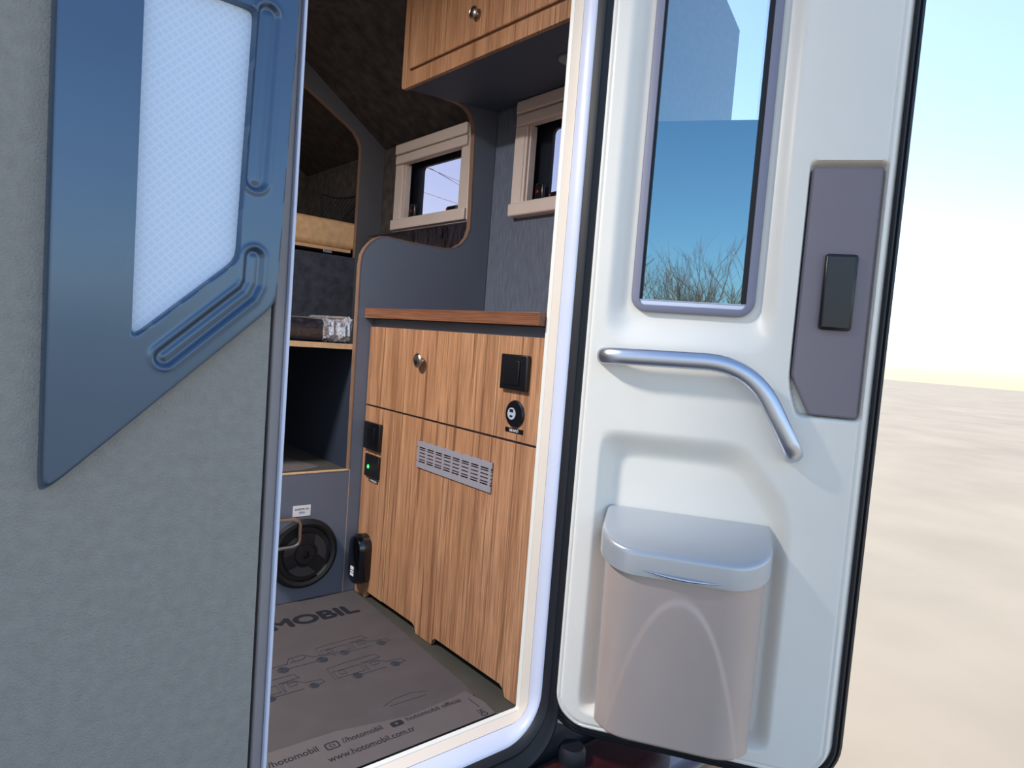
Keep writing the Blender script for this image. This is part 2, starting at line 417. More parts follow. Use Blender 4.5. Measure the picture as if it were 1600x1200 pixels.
# ------------------------------------------------------------------ fill lamp added out of view to brighten the interior
cl = thing('added_fill_lamp', 'added unseen fill lamp, round and white, under the camper ceiling', 'lamp', (-.42, 1.5, 2.0))
obj('base', lathe(nb(), [(0, 0), (.15, 0), (.15, -.018), (.13, -.022), (0, -.022)], Matrix.Translation((-.42, 1.5, 1.999)), 36), M_white, cl)
al = bpy.data.lights.new('added_fill_light', 'AREA'); al.shape = 'DISK'; al.size = .26; al.energy = 31; al.color = (1, .95, .90)  # added light source, lifts the dark interior
ao = bpy.data.objects.new('added_fill_light', al); C.objects.link(ao); ao.location = (-.42, 1.5, 1.974)
# ------------------------------------------------------------------ kitchen base cabinet
X0 = 1.037
kc = thing('kitchen_cabinet', 'wood grain kitchen base cabinet with drawer, switches and vent grille', 'cabinet', (1.26, 1.52, 0))
obj('carcass', B(1.050, 1.49, 1.107, 1.933, .03, .898), M_grey, kc)
obj('lower_side_panel', prism(nb(), [(1.752, .022), (1.832, .022), (1.842, .024), (1.852, .022), (1.858, 0), (1.931, 0), (1.931, .6165), (1.752, .6165)], X0, 1.050, 'yz'), M_wood, kc, bevel=.0008)
p = [(1.108, 0), (1.150, 0), (1.158, .016), (1.172, .024), (1.455, .024), (1.466, .016), (1.473, 0), (1.553, 0), (1.562, .018), (1.575, .024), (1.7485, .024), (1.7485, .6165), (1.108, .6165)]
fp = obj('front_panel', prism(nb(), p, X0, 1.050, 'yz'), M_wood, kc, bevel=.0008)
bm = nb(); box(bm, X0 - .0002, 1.049, 1.7487, 1.7515, .0245, .6165)
obj('panel_joint', bm, M_edge_l, kc, smooth=0, label='pale strip between the lower panels')
dr = obj('drawer_front', B(X0, 1.050, 1.272, 1.931, .6225, .8725), M_wood, kc, bevel=.0008)
obj('panel_joint', B(X0 - .0002, 1.049, 1.2692, 1.2718, .6225, .8725), M_edge_l, kc, smooth=0, label='pale strip between drawer and side panel')
us = obj('upper_side_panel', B(X0, 1.050, 1.108, 1.269, .6225, .8725), M_wood, kc, bevel=.0008)
def facing(x, y, z): return Matrix.Translation((x, y, z)) @ Matrix.Rotation(R(-90), 4, 'Y')   # local z points to -x
def knob(parent, x, y, z, k=1.):
    pr = [(.006, 0), (.006, .004), (.0048, .006), (.0055, .008), (.011, .010), (.0145, .0125), (.0145, .015), (.012, .017), (.0105, .0163), (.008, .0175), (0, .0185)]
    return obj('knob', lathe(nb(), [(r * k, h * k) for r, h in pr], facing(x, y, z), 28), M_steel, parent, label='satin steel knob')
knob(dr, X0, 1.609, .785, 1.4)
# switch on the upper side panel
sw = obj('light_switch', B(X0 - .013, X0, 1.147, 1.243, .744, .829), M_black, us, bevel=.003, label='square black switch plate')
obj('rocker', B(X0 - .0165, X0 - .013, 1.171, 1.228, .757, .815), M_black, sw, bevel=.002)
ub = obj('usb_socket', lathe(nb(), [(0, 0), (.033, 0), (.033, .003), (.030, .006), (.0, .006)], facing(X0, 1.189, .687), 36), M_black, us, label='round black socket with two ports')
bm = lathe(nb(), [(.0145, 0), (.0145, .0012), (0, .0012)], facing(X0 - .006, 1.196, .687), 28)
obj('socket_face', bm, mat('socket_grey', (176, 184, 200), .4), ub, label='pale grey socket face')
bm = B(X0 - .0085, X0 - .0072, 1.190, 1.202, .691, .698); box(bm, X0 - .0085, X0 - .0072, 1.1915, 1.2005, .679, .683)
obj('port', bm, M_blackm, ub)
lb = obj('name_strip', B(X0 - .001, X0, 1.156, 1.222, .641, .652), M_black, us, label='black strip with white lettering')
text('lettering', 'USB INPUT', M_label, lb, (X0 - .001, 1.206, .6435), (0, -1, 0), (0, 0, 1), .034, .0065, bold=.01)
# lower left electrics
ls = [o for o in kc.children if o.name.startswith('lower_side')][0]
s2 = obj('light_switch', B(X0 - .013, X0, 1.812, 1.912, .482, .569), M_black, ls, bevel=.003, label='black switch plate')
obj('rocker', B(X0 - .0165, X0 - .013, 1.838, 1.888, .495, .555), M_black, s2, bevel=.002)
g1 = obj('control_panel', B(X0 - .009, X0, 1.813, 1.900, .394, .466), M_black, ls, bevel=.002, label='black control plate with green lamp')
obj('indicator_lamp', lathe(nb(), [(.0065, 0), (.005, .0015), (0, .002)], facing(X0 - .009, 1.875, .426), 20), M_glow, g1, label='lit green indicator')
l2 = obj('name_strip', B(X0 - .001, X0, 1.821, 1.880, .377, .388), M_black, ls, label='small black strip with white lettering')
text('lettering', 'COMPRESSOR', M_label, l2, (X0 - .001, 1.872, .3795), (0, -1, 0), (0, 0, 1), .044, .0065, bold=.01)
ov = obj('oval_vent', loft_bm := nb(), M_black, ls) if False else None
bm = nb(); L = [(rr(1.832, 1.917, .045, .207, .041, 8), X0), (rr(1.832, 1.917, .045, .207, .041, 8), X0 - .030), (rr(1.838, 1.911, .051, .201, .036, 8), X0 - .040), (rr(1.848, 1.901, .061, .191, .026, 8), X0 - .042)]
V = loft(bm, L, YZ); bm.faces.new(V[-1]); bm.faces.new(V[0])
ov = obj('oval_inlet', bm, mat('gloss_black', (8, 10, 16), .12, coat=.6), ls, label='glossy black oval fitting')
bm = nb()
for a, b_ in ((.074, .082), (.086, .090), (.094, .104)): box(bm, X0 - .0435, X0 - .0418, 1.866, 1.886, a, b_)
obj('marking', bm, M_label, ov, smooth=0)
# vent grille
gy0, gy1, gz0, gz1 = 1.257, 1.602, .479, .556
g = obj('vent_grille', B(X0 - .002, X0, gy0 + .004, gy1 - .004, gz0 + .004, gz1 - .004), M_grilleb, fp, smooth=0, label='metal grille with rows of slots')
bm = nb()
cols = 8; rows = 6; x1, x2 = X0 - .005, X0 - .002
ky = (gy1 - gy0 - .016) / cols; kz = (gz1 - gz0 - .020) / rows
ys = [gy0] + [gy0 + .008 + ky * i for i in range(cols + 1)] + [gy1]
for i in range(cols + 1):
    c = gy0 + .008 + ky * i; wd = .0045
    box(bm, x1, x2, max(gy0, c - wd), min(gy1, c + wd), gz0, gz1)
for j in range(rows + 1):
    c = gz0 + .010 + kz * j; wd = .0028 if 0 < j < rows else .010
    box(bm, x1 + .0003, x2, gy0, gy1, max(gz0, c - wd), min(gz1, c + wd))
obj('louvre', bm, M_grille, g, smooth=0)

ct = obj('countertop', B(1.014, 1.495, 1.106, 1.9335, .8995, .930), M_wood_h, bevel=.001)
tag(ct, 'brown wood grain worktop lying on the kitchen cabinet', 'countertop')

# ------------------------------------------------------------------ partition with curved cut-out
cut = [(.995, .0), (.993, .60), (.990, 1.06), (.9935, 1.095), (1.004, 1.118), (1.020, 1.138), (1.038, 1.153), (1.058, 1.163), (1.080, 1.165), (1.163, 1.161), (1.250, 1.1605),
       (1.305, 1.161), (1.345, 1.169), (1.376, 1.188), (1.397, 1.215), (1.407, 1.250), (1.407, 1.30), (1.403, 1.42), (1.399, 1.56), (1.393, 1.608), (1.378, 1.640), (1.352, 1.658), (1.315, 1.665), (1.26, 1.666), (1.12, 1.664)]
bm = nb(); prism(bm, cut + [(1.12, 1.90), (1.17, 1.90), (1.494, 1.678), (1.494, 0)], 1.935, 1.953)
pt = thing('partition_panel', 'dark grey partition panel with curved cut-out between worktop and bunks', 'partition', (1.24, 1.944, 0))
obj('panel', bm, M_grey, pt)
obj('edge_band', edging([(.9945, .408)] + cut[1:], 1.9342, 1.9545, .003, 1), M_edge, pt, smooth=60, label='brown wood edge band')

# ------------------------------------------------------------------ overhead cabinet
oc = thing('overhead_cabinet', 'wood grain wall cabinet with raised door hanging under the roof', 'cabinet', (1.30, 1.53, 1.64))
bm = nb(); prism(bm, [(1.114, 1.6445), (1.492, 1.6765), (1.492, 1.681), (1.132, 1.925), (1.114, 1.925)], 1.108, 1.933)
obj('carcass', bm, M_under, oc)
face = fillet([(1.944, 1.640), (1.944, 1.96), (1.106, 1.96), (1.106, 1.6275)], [.018, .004, .004, .004], 6)
bm = nb(); prism(bm, face, 1.100, 1.114, 'yz')
obj('face_frame', bm, M_wood, oc, bevel=.001)
dpts = fillet([(1.895, 1.690), (1.895, 1.955), (1.16, 1.955), (1.16, 1.6765)], [.014, .02, .02, .014], 6)
bm = nb(); prism(bm, dpts, 1.0905, 1.0998, 'yz')
od = obj('door', bm, M_wood, oc, bevel=.0025)
bm = nb(); prism(bm, fillet([(1.8985, 1.6865), (1.8985, 1.958), (1.1565, 1.958), (1.1565, 1.673)], [.016, .02, .02, .016], 6), 1.0993, 1.1001, 'yz')
obj('shadow_gap', bm, mat('groove_brown', (92, 58, 38), .7), oc, label='dark groove around the raised door')
knob(od, 1.0905, 1.536, 1.746, 1.15)
bm = nb(); lathe(bm, [(.030, 0), (.030, .006), (.024, .010), (0, .011)], Matrix.Translation((1.305, 1.385, 1.659)) @ Matrix.Rotation(R(180), 4, 'X'), 28)
obj('downlight', bm, mat('lamp_frost', (150, 156, 168), .5), oc, label='small round lamp on the underside')

# ------------------------------------------------------------------ side windows
def cassette(name, y0, y1, z0, z1, rc, label, cx):
    t = bpy.data.objects.new(name, None); C.objects.link(t); WM[t.name] = Matrix.Translation((XW, (y0 + y1) / 2, z0)); t.matrix_world = WM[t.name]
    struct(t, label)
    iy0, iy1, iz0, iz1 = y0 + .055, y1 - .055, z0 + .05, z1 - .085
    bm = nb()
    o_, i_ = rr(y0, y1, z0, z1, rc), rr(iy0, iy1, iz0, iz1, .004)
    o2 = rr(y0 + .006, y1 - .006, z0 + .006, z1 - .006, max(rc - .004, .003))
    loft(bm, [(o_, XW - .001), (o_, XW - .018), (o2, XW - .024), (i_, XW - .024), (i_, XW - .001)], YZ, wrap=True)
    obj('frame', bm, M_cass, t, bevel=0)
    bm = nb(); box(bm, XW - .040, XW - .024, y0 + .018, y1 - .018, z1 - .045, z1 - .002); box(bm, XW - .036, XW - .024, y0 + .018, y1 - .018, z1 - .086, z1 - .048)
    obj('blind_cassette', bm, M_cass, t, bevel=.006, bseg=3)
    bm = nb(); box(bm, XW - .036, XW - .024, y0 + .004, y1 - .004, z0 + .002, z0 + .046)
    obj('lower_rail', bm, M_cass, t, bevel=.008 if rc > .01 else .004, bseg=3)
    bm = nb()
    for a, b_ in ((iy0 - .001, iy0 + .010), (iy1 - .010, iy1 + .001)): box(bm, XW - .020, XW + .012, a, b_, iz0, iz1)
    for a, b_ in ((iy0 + .014, iy0 + .022), (iy1 - .022, iy1 - .014)): box(bm, XW - .014, XW + .012, a, b_, iz0, iz1)
    obj('blind_guide', bm, M_cass, t, bevel=.001)
    bm = nb(); lo, li = rr(iy0 - .03, iy1 + .03, iz0 - .03, iz1 + .03, .006), rr(iy0 + .06, iy1 - .075, iz0 - .004, iz1 - .010, .018)
    loft(bm, [(lo, XW + .0355), (li, XW + .0355), (li, XW + .048), (lo, XW + .048)], YZ, wrap=True)
    obj('seal', bm, M_cassb, t)
    bm = nb(); box(bm, XW + .049, XW + .052, y0 + .02, y1 - .02, z0 + .02, z1 - .05)
    obj('pane', bm, M_clear, t)
    # latch on the far side and one on the lower edge
    bm = nb(); box(bm, XW + .000, XW + .012, iy1 - .085, iy1 - .045, iz0 + .004, iz0 + .062)
    a = obj('latch', bm, M_black, t, bevel=.006, label='black latch with red button')
    obj('button', lathe(nb(), [(.006, 0), (.005, .003), (0, .004)], facing(XW, iy1 - .060, iz0 + .032), 16), M_red, a)
    bm = nb(); box(bm, XW + .000, XW + .014, cx - .038, cx + .030, iz0 + .004, iz0 + .024)
    a = obj('latch', bm, M_black, t, bevel=.005, label='black latch with red end')
    obj('button', B(XW + .002, XW + .012, cx + .030, cx + .037, iz0 + .006, iz0 + .020), M_red, a, bevel=.002)
    return t
cassette('window_1', 2.055, 2.611, 1.300, 1.667, .004, 'cream framed side window seen through the partition cut-out', 2.20)
cassette('window_2', 1.262, 1.806, 1.285, 1.674, .028, 'cream framed side window above the kitchen counter', 1.60)

# overhead cables outside
for i, (a, b_) in enumerate((((7.6, 22.9), (5.55, 18.3)), ((7.5, 22.9), (5.68, 17.9)), ((6.5, 22.9), (5.15, 18.3)))):
    p0, p1 = Vector((14, a[1], a[0])), Vector((14, b_[1], b_[0])); d = p1 - p0
    p0 = p0 - d * .25; p1 = p1 + d * .8
    pts = [p0.lerp(p1, k / 12) for k in range(13)]
    o = obj('overhead_cable', tube(nb(), pts, .011, 5), M_blackm)
    tag(o, ['upper thin cable seen through the far window', 'thin cable just below the upper one in the far window', 'lowest thin cable seen through the far window'][i], 'cable', 'overhead cables')

# ------------------------------------------------------------------ wrapped cushion under the far window
bm = nb(); pr = rr(1.405, 1.494, .90, 1.282, .02, 4); loft_l = []
V = [[bm.verts.new((p[0], y, p[1])) for p in pr] for y in np.linspace(1.957, 2.70, 20)]
for a, b_ in zip(V, V[1:]):
    for k in range(len(pr)): bm.faces.new([a[k], a[(k + 1) % len(pr)], b_[(k + 1) % len(pr)], b_[k]])
bm.faces.new(V[0][::-1]); bm.faces.new(V[-1])
tag(obj('wrapped_cushion', bm, M_wrapc, smooth=60), 'dark cushion wrapped in clear plastic under the far window', 'cushion')

# ------------------------------------------------------------------ far bulkhead and bunks
cut2 = [(1.377, .42), (1.377, 1.62), (1.3755, 1.662), (1.362, 1.694), (1.338, 1.722), (1.30, 1.745), (1.101, 1.855), (.84, 1.998)]
bm = nb(); prism(bm, cut2 + [(1.032, 1.998), (1.495, 1.680), (1.495, .42)], 2.75, 2.768)
bh = thing('bunk_bulkhead', 'dark grey bulkhead panel with sloping edge framing the upper bunk', 'partition', (1.43, 2.759, .42))
obj('panel', bm, M_grey_d, bh)
obj('edge_band', edging([(1.377, 1.178)] + cut2[1:], 2.7492, 2.7695, .003, 1), M_edge, bh, smooth=60, label='brown wood edge band')
bm = nb(); box(bm, -.74, 1.376, 2.75, 2.765, .0, 1.176)
tag(obj('felt_panel', bm, M_felt), 'blue grey felt covered panel between the two bunks', 'panel')

o = thing('upper_bunk_shelf', 'pale edged plywood shelf carrying the tan mattress', 'bunk shelf', (.9, 3.1, 1.196))
obj('board', B(.2, 1.363, 2.768, 3.60, 1.196, 1.210), M_edge_l, o, bevel=.001)
obj('bracket', B(1.235, 1.275, 2.768, 2.80, 1.184, 1.196), M_steel, o, bevel=.001, label='small metal bracket')
def pad(x0, x1, y0, y1, z0, z1, r, wob, seed):
    rnd = np.random.RandomState(seed); bm = nb(); n = 40
    prs = rr(y0, y1, z0, z1, r, 5); V = []
    for i in range(n + 1):
        x = x0 + (x1 - x0) * i / n; k = wob * (math.sin(i * 1.1) + rnd.rand() - .5)
        e = min(1, (n - i) / 2 + .72, i / 2 + .72)
        cy, cz = (y0 + y1) / 2, (z0 + z1) / 2
        V.append([bm.verts.new((x, cy + (p[0] - cy) * (1 - .02 * (1 - e)) + k, cz + (p[1] - cz) * e + k * .4)) for p in prs])
    for a, b_ in zip(V, V[1:]):
        m_ = len(prs)
        for k in range(m_): bm.faces.new([a[k], a[(k + 1) % m_], b_[(k + 1) % m_], b_[k]])
    bm.faces.new(V[0][::-1]); bm.faces.new(V[-1]); return bm
tag(obj('mattress', pad(.3, 1.425, 2.771, 3.58, 1.2105, 1.335, .028, .0008, 3), M_tan, smooth=60), 'tan mattress in plastic film on the upper bunk', 'mattress')
# storage net hanging behind the tan mattress
bm = nb(); ny = 2.98
def nett(x): return 1.505 - .012 + .16 * (x - 1.40) ** 2 * 9 - .02 * 0 if False else 1.468 + 2.1 * (x - 1.36) ** 2
xs0, xs1, zb = 1.305, 1.492, 1.338
tube(bm, [(x, ny, nett(x)) for x in np.linspace(xs0, xs1, 9)], .004, 6); tube(bm, [(xs0, ny, nett(xs0)), (xs0, ny, zb)], .003, 6); tube(bm, [(xs0, ny, zb), (xs1, ny, zb)], .004, 6)
st = .017
for k in range(-14, 26):
    for s in (1, -1):
        pts = []
        for j in range(0, 60):
            z = zb + j * .0034; x = xs0 + k * st + s * (z - zb) * .62
            if xs0 <= x <= xs1 and z <= nett(x): pts.append((x, ny, z))
        if len(pts) > 1: tube(bm, [pts[0], pts[-1]], .0019, 4)
tag(obj('storage_net', bm, M_net), 'black diamond mesh net hanging behind the tan mattress', 'net')

o = thing('lower_bunk_shelf', 'pale edged shelf board carrying the plastic wrapped mattress', 'bunk shelf', (.5, 2.3, .795))
obj('board', B(-.3, .992, 1.96, 2.745, .795, .811), M_grey_d, o)
obj('front_edge', B(-.3, .992, 1.956, 1.960, .7945, .8115), M_edge_l, o, smooth=0, label='pale wood front edge')
wm = thing('wrapped_mattress', 'dark mattress wrapped in clear plastic on the lower bunk shelf', 'mattress', (.5, 2.3, .812))
obj('pad', pad(-.2, .93, 1.972, 2.72, .8125, .884, .022, .001, 5), M_wrap, wm, smooth=60)
rnd = np.random.RandomState(2); bm = nb(); n = 12; prs = rr(1.966, 2.3, .8125, .886, .024, 5); V = []
for i in range(n + 1):
    x = .895 + .094 * i / n
    V.append([bm.verts.new((x + (rnd.rand() - .5) * .004, p[0] + (rnd.rand() - .5) * .010, max(.8125, p[1] + (rnd.rand() - .4) * .009) + (.012 * max(0, i - 8) / 4 if p[1] > .86 else 0))) for p in prs])
for a, b_ in zip(V, V[1:]):
    for k in range(len(prs)): bm.faces.new([a[k], a[(k + 1) % len(prs)], b_[(k + 1) % len(prs)], b_[k]])
bm.faces.new(V[0][::-1]); bm.faces.new(V[-1])
obj('gathered_film', bm, M_wrapw, wm, smooth=20, label='crumpled shiny end of the plastic film')

# compartment side below the lower shelf, low light put into its board colour
tag(obj('compartment_side', B(.998, 1.012, 1.954, 2.748, 0, .795), mat('shade_darkened_board', (36, 46, 64), .7)), 'dark board closing the right side under the lower bunk', 'panel')
# storage box with round hatch
sb = thing('bunk_storage_box', 'grey storage box under the bunk with a round black hatch', 'storage box', (.45, 2.3, 0))
obj('front_panel', B(-.70, .9945, 1.9355, 1.9505, .0, .4035), M_grey, sb)
obj('top_board', B(-.70, .997, 1.951, 2.748, .385, .4025), M_floor, sb)
obj('edge_strip', B(-.70, .9965, 1.9345, 1.9515, .4035, .4062), M_edge_l, sb, smooth=0, label='pale edge strip')
obj('edge_strip', B(.9948, .9966, 1.9347, 1.9505, .0, .4035), M_edge_l, sb, smooth=0, label='pale edge strip')
WF = lambda x, y, z: Matrix.Translation((x, y, z)) @ Matrix.Rotation(R(90), 4, 'X')      # local z points to -y
hx, hz = .853, .152
ht = obj('round_hatch', lathe(nb(), [(0, 0), (.108, 0), (.110, .008), (.106, .018), (.097, .022), (.088, .018), (.084, .010), (.070, .009), (.066, .014), (.034, .016), (.030, .020), (.012, .021), (.010, .014), (0, .014)], WF(hx, 1.9355, hz), 56), M_blackm, sb, label='black round hatch with three spokes')
bm = nb()
for a in (20, 140, 260):
    pts = []
    for k in range(9): q = R(a - 40 + 10 * k); pts.append((hx + .068 * math.cos(q), hz + .068 * math.sin(q)))
    for k in range(9): q = R(a + 26 - 6.5 * k); pts.append((hx + .040 * math.cos(q), hz + .040 * math.sin(q)))
    prism(bm, pts, 1.9145, 1.9265)
obj('spoke_plate', bm, mat('dark_grey_plastic', (44, 46, 52), .45), ht, smooth=20)
bm = nb(); tube(bm, fillet3 := [(.70, 1.905, .276), (.80, 1.905, .272), (.818, 1.905, .268), (.826, 1.905, .256), (.827, 1.905, .205), (.822, 1.905, .193), (.808, 1.905, .187), (.70, 1.905, .184)], .0062, 10)
tube(bm, [(.70, 1.905, .276), (.70, 1.936, .276)], .0062, 10); tube(bm, [(.70, 1.905, .184), (.70, 1.936, .184)], .0062, 10)
obj('pull_handle', bm, M_steel, sb, label='bent metal pull handle')
lb = obj('label_plate', prism(nb(), [(.813, .270), (.870, .270), (.870, .304), (.813, .304)], 1.9343, 1.9354), M_label, sb, smooth=0, label='small white label')
T = ([], [])
text('x', 'INVERTER ON', None, None, (.8195, 1.9342, .2895), (1, 0, 0), (0, 0, 1), .044, .0062, bold=.012, join=T)
text('x', 'OFF/A', None, None, (.8325, 1.9342, .2785), (1, 0, 0), (0, 0, 1), .019, .0066, bold=.012, join=T)
obj('lettering', T, M_ink, lb, smooth=0)
# paper on top of the box
pp = obj('paper_scrap', prism(nb(), [(.40, 1.99), (.86, 1.985), (.93, 2.02), (.90, 2.16), (.80, 2.30), (.62, 2.44), (.40, 2.50)], .4030, .4038, 'xy'), M_paper2)
tag(pp, 'crumpled paper scrap lying on the box under the bunk', 'paper')
bm = nb(); tube(bm, [(.60, 2.08, .4042), (.66, 2.10, .4042), (.70, 2.07, .4042), (.76, 2.09, .4042), (.80, 2.06, .4042)], .003, 4); tube(bm, [(.62, 2.24, .4042), (.68, 2.22, .4042), (.72, 2.20, .4042)], .0025, 4)
obj('scribble', bm, M_ink, pp)

# ------------------------------------------------------------------ kraft paper on the floor
def sheet(poly, z, amp, n=26):
    bm = nb(); x0 = min(p[0] for p in poly); x1 = max(p[0] for p in poly)
    prism(bm, poly, z - .001, z, 'xy'); return bm
pa = obj('kraft_paper', sheet([(-.6, 1.20), (.984, 1.20), (.992, 1.248), (1.028, 1.84), (1.030, 1.931), (-.6, 1.931)], .0006, 0), M_paper, smooth=0)
tag(pa, 'large brown kraft paper sheet with vehicle sketches covering the floor', 'paper sheet')
pb = obj('kraft_paper', sheet([(-.6, 1.108), (.975, 1.108), (.982, 1.160), (.972, 1.222), (.930, 1.214), (.80, 1.205), (.64, 1.240), (.50, 1.245), (-.6, 1.245)], .0026, 0), M_paper2, smooth=0)
tag(pb, 'paler kraft paper strip with web addresses along the door sill', 'paper sheet')
zt = .0009
T = ([], [])
kw = dict(bold=0, join=T)
for k, (dx, dy) in enumerate(((0, 0), (.0075, 0), (.0038, .0036), (.0038, -.0036), (.0038, 0), (.0020, .0022), (.0056, -.0022))):
    text('x', 'MOBIL', None, None, (.704 + dx, 1.769 + dy, .0006 + k * .00015), (1, 0, 0), (0, 1, 0), .264, .060, **kw)
text('x', 'HOTO', None, None, (.46, 1.769, .0006), (1, 0, 0), (0, 1, 0), .225, .060, **kw)
obj('lettering', T, M_ink, pa, smooth=0, label='bold dark brand lettering')
# vehicle sketches as thin inked lines
bm = nb()
def sketch(ox, oy, sx, sy, lines, wheels, r=.0009):
    for L in lines:
        tube(bm, [(ox + a * sx, oy + b_ * sy, .0010) for a, b_ in L], r, 4)
    for a, b_, q in wheels:
        for rr_ in (q, q * .65):
            tube(bm, [(ox + (a + rr_ * math.cos(k * math.pi / 8)) * sx, oy + (b_ + rr_ * math.sin(k * math.pi / 8)) * sx, .0010) for k in range(17)], r * 1.4, 4)
        for k in range(5):
            an = k * 2 * math.pi / 5; tube(bm, [(ox + a * sx, oy + b_ * sx, .001), (ox + (a + q * math.cos(an)) * sx, oy + (b_ + q * math.sin(an)) * sx, .001)], r * 1.6, 4)
pick = [[(0, .25), (.02, .5), (.35, .52), (.42, .85), (.62, .86), (.72, .55), (.95, .48), (1, .25)], [(.22, .2), (.72, .2)], [(.4, .55), (.58, .56), (.66, .78)], [(.45, .78), (.47, .55)]]
camper = [[(0, .3), (.02, 1.0), (.30, 1.08), (.72, 1.1), (.76, .85), (.46, .8), (.46, .3)], [(.05, .35), (.42, .35), (.42, .75), (.05, .75), (.05, .35)], [(.12, .5), (.2, .5), (.2, .7), (.12, .7), (.12, .5)],
          [(.48, .3), (.5, .75), (.66, .75), (.76, .5), (.98, .42), (1, .25), (.9, .2)], [(.3, .2), (.7, .2)], [(.56, .5), (.66, .5), (.70, .66), (.56, .68), (.56, .5)]]
sketch(.60, 1.53, .19, .075, pick, [(.25, .08, .07), (.79, .08, .07)], .0010)
sketch(.755, 1.535, .20, .075, camper, [(.3, .08, .06), (.85, .08, .06)], .0006)
sketch(.735, 1.41, .195, .085, camper, [(.28, .08, .06), (.84, .10, .06)], .0007)
sketch(.53, 1.42, .18, .085, camper, [(.25, .08, .06), (.84, .10, .06)], .0009)
sketch(.775, 1.27, .12, .03, [[(0, 0), (.3, .5), (.7, .6), (1, .1)], [(.1, -.2), (.9, -.3)]], [], .0005)
obj('vehicle_sketch', bm, M_ink2, pa, smooth=0)
T = ([], []); kw = dict(bold=.012, join=T)
text('x', '//hotomobil', None, None, (.478, 1.196, .0026), (1, 0, 0), (0, 1, 0), .108, .019, **kw)
text('x', '//hotomobil', None, None, (.638, 1.192, .0026), (1, 0, 0), (0, 1, 0), .093, .018, **kw)
text('x', 'hotomobil official', None, None, (.790, 1.189, .0026), (1, 0, 0), (0, 1, 0), .148, .0155, **kw)
text('x', 'www.hotomobil.com.tr', None, None, (.588, 1.150, .0026), (1, 0, 0), (0, 1, 0), .200, .019, **kw)
text('x', 'HO', None, None, (.942, 1.137, .0026), (0, -1, 0), (1, 0, 0), .026, .019, **kw)
text('x', 'hotomobil', None, None, (.957, 1.190, .0026), (0, -1, 0), (1, 0, 0), .042, .004, **kw)
obj('lettering', T, M_ink, pb, smooth=0, label='small dark printed addresses')
bm = nb()
o_, i_ = rr(.600, .630, 1.186, 1.210, .006), rr(.603, .627, 1.189, 1.207, .004)
fl = lambda p, d: (p[0], p[1], d)
loft(bm, [(o_, .0029), (i_, .0029)], fl); loft(bm, [(rr(.609, .621, 1.193, 1.203, .004), .0029), (rr(.611, .619, 1.1945, 1.2015, .003), .0029)], fl)
V = [bm.verts.new(fl(p, .0029)) for p in rr(.750, .780, 1.184, 1.203, .005)]; bm.faces.new(V)
obj('printed_icon', bm, M_ink, pb, smooth=0)
bm = nb(); bm.faces.new([bm.verts.new(p) for p in ((.761, 1.189, .0031), (.761, 1.198, .0031), (.770, 1.1935, .0031))])
obj('play_arrow', bm, M_paper2, pb, smooth=0)

# ------------------------------------------------------------------ entrance door leaf, swung open
DZ = Matrix.Translation((1.052, 1.010, 0)) @ Matrix.Rotation(math.atan2(math.cos(R(146)), math.sin(R(146))), 4, 'Z')
d1 = bpy.data.objects.new('door_1', None); C.objects.link(d1); d1.matrix_world = DZ; WM[d1.name] = DZ
struct(d1, 'white entrance door swung open, with tall window and curved grab handle')
DW, DB, DT = .590, -.004, 1.93
def hf_door(x, z):
    de = sd_rr(x, z, .0, DW, DB, DT, .085)
    h = -.030 * sstep(-.018, .003, de) ** 1.2 - .0035 * np.exp(-((de + .0205) / .0022) ** 2)
    # bowed-in surround of the window
    a = sd_rr(x, z, .048, .402, .868, 1.86, .055); b_ = sd_rr(x, z, .094, .360, .935, 1.80, .03)
    k = sstep(0, 1, np.clip(-a / np.maximum(-a + np.maximum(b_, 0), 1e-6), 0, 1))
    h = h - .026 * np.where(a < 0, k, 0)
    # bin recess
    o = smax([.060 - x, z - .690 - .01 * (x - .06), hplane(x, z, (.470, .560), (.345, .712)), x - .468, .040 - z], .012)
    i = smax([.094 - x, z - .622, hplane(x, z, (.440, .505), (.330, .640)), x - .437, .062 - z], .010)
    k = sstep(0, 1, np.clip(-o / np.maximum(-o + np.maximum(i, 0), 1e-6), 0, 1))
    h = h - .035 * np.where(o < 0, k, 0)
    # latch pocket on the closing side
    l = smax([.431 - x, .752 - z - 0 * x, z - 1.26, x - .57, hplane(x, z, (.425, .832), (.47, .70))], .004)
    h = h - .030 * (1 - sstep(-.006, .002, l))
    return h
WX0, WX1, WZ0, WZ1 = .100, .3545, .945, 1.80
obj('inner_panel', hfield(-.006, DW + .006, DB - .006, DT + .006, .0034, hf_door, lambda h: -h, keep=lambda x, z: sd_rr(x, z, WX0 + .008, WX1 - .008, WZ0 + .008, WZ1 - .008, .03) > 0), M_white, d1, DZ, smooth=60, label='moulded white inner panel')
bm = nb(); loft(bm, [(rr(-.004, DW + .004, DB - .004, DT, .088), .0395), (rr(-.004, DW + .004, DB - .004, DT, .088), .055), (rr(WX0 + .012, WX1 - .012, WZ0 + .012, WZ1 - .012, .03), .055), (rr(WX0 + .012, WX1 - .012, WZ0 + .012, WZ1 - .012, .03), .0395)], XZ, wrap=True)
obj('outer_shell', bm, M_flange, d1, DZ)
# rubber seal round the edge
bm = nb(); k = 12
for off, dep, e in ((0, 0, 0),):
    L = [(rr(-.001 - a, DW + .001 + a, DB - .001 - a, DT + a, .084 + a, 10), y) for a, y in ((0, .030), (.0, .0225), (.004, .018), (.008, .0215), (.0085, .026), (.0125, .022), (.018, .026), (.020, .034), (.016, .044), (.003, .044))]
    loft(bm, L, XZ, wrap=True)
obj('seal', bm, M_rubber, d1, DZ, smooth=40, label='black rubber door seal')
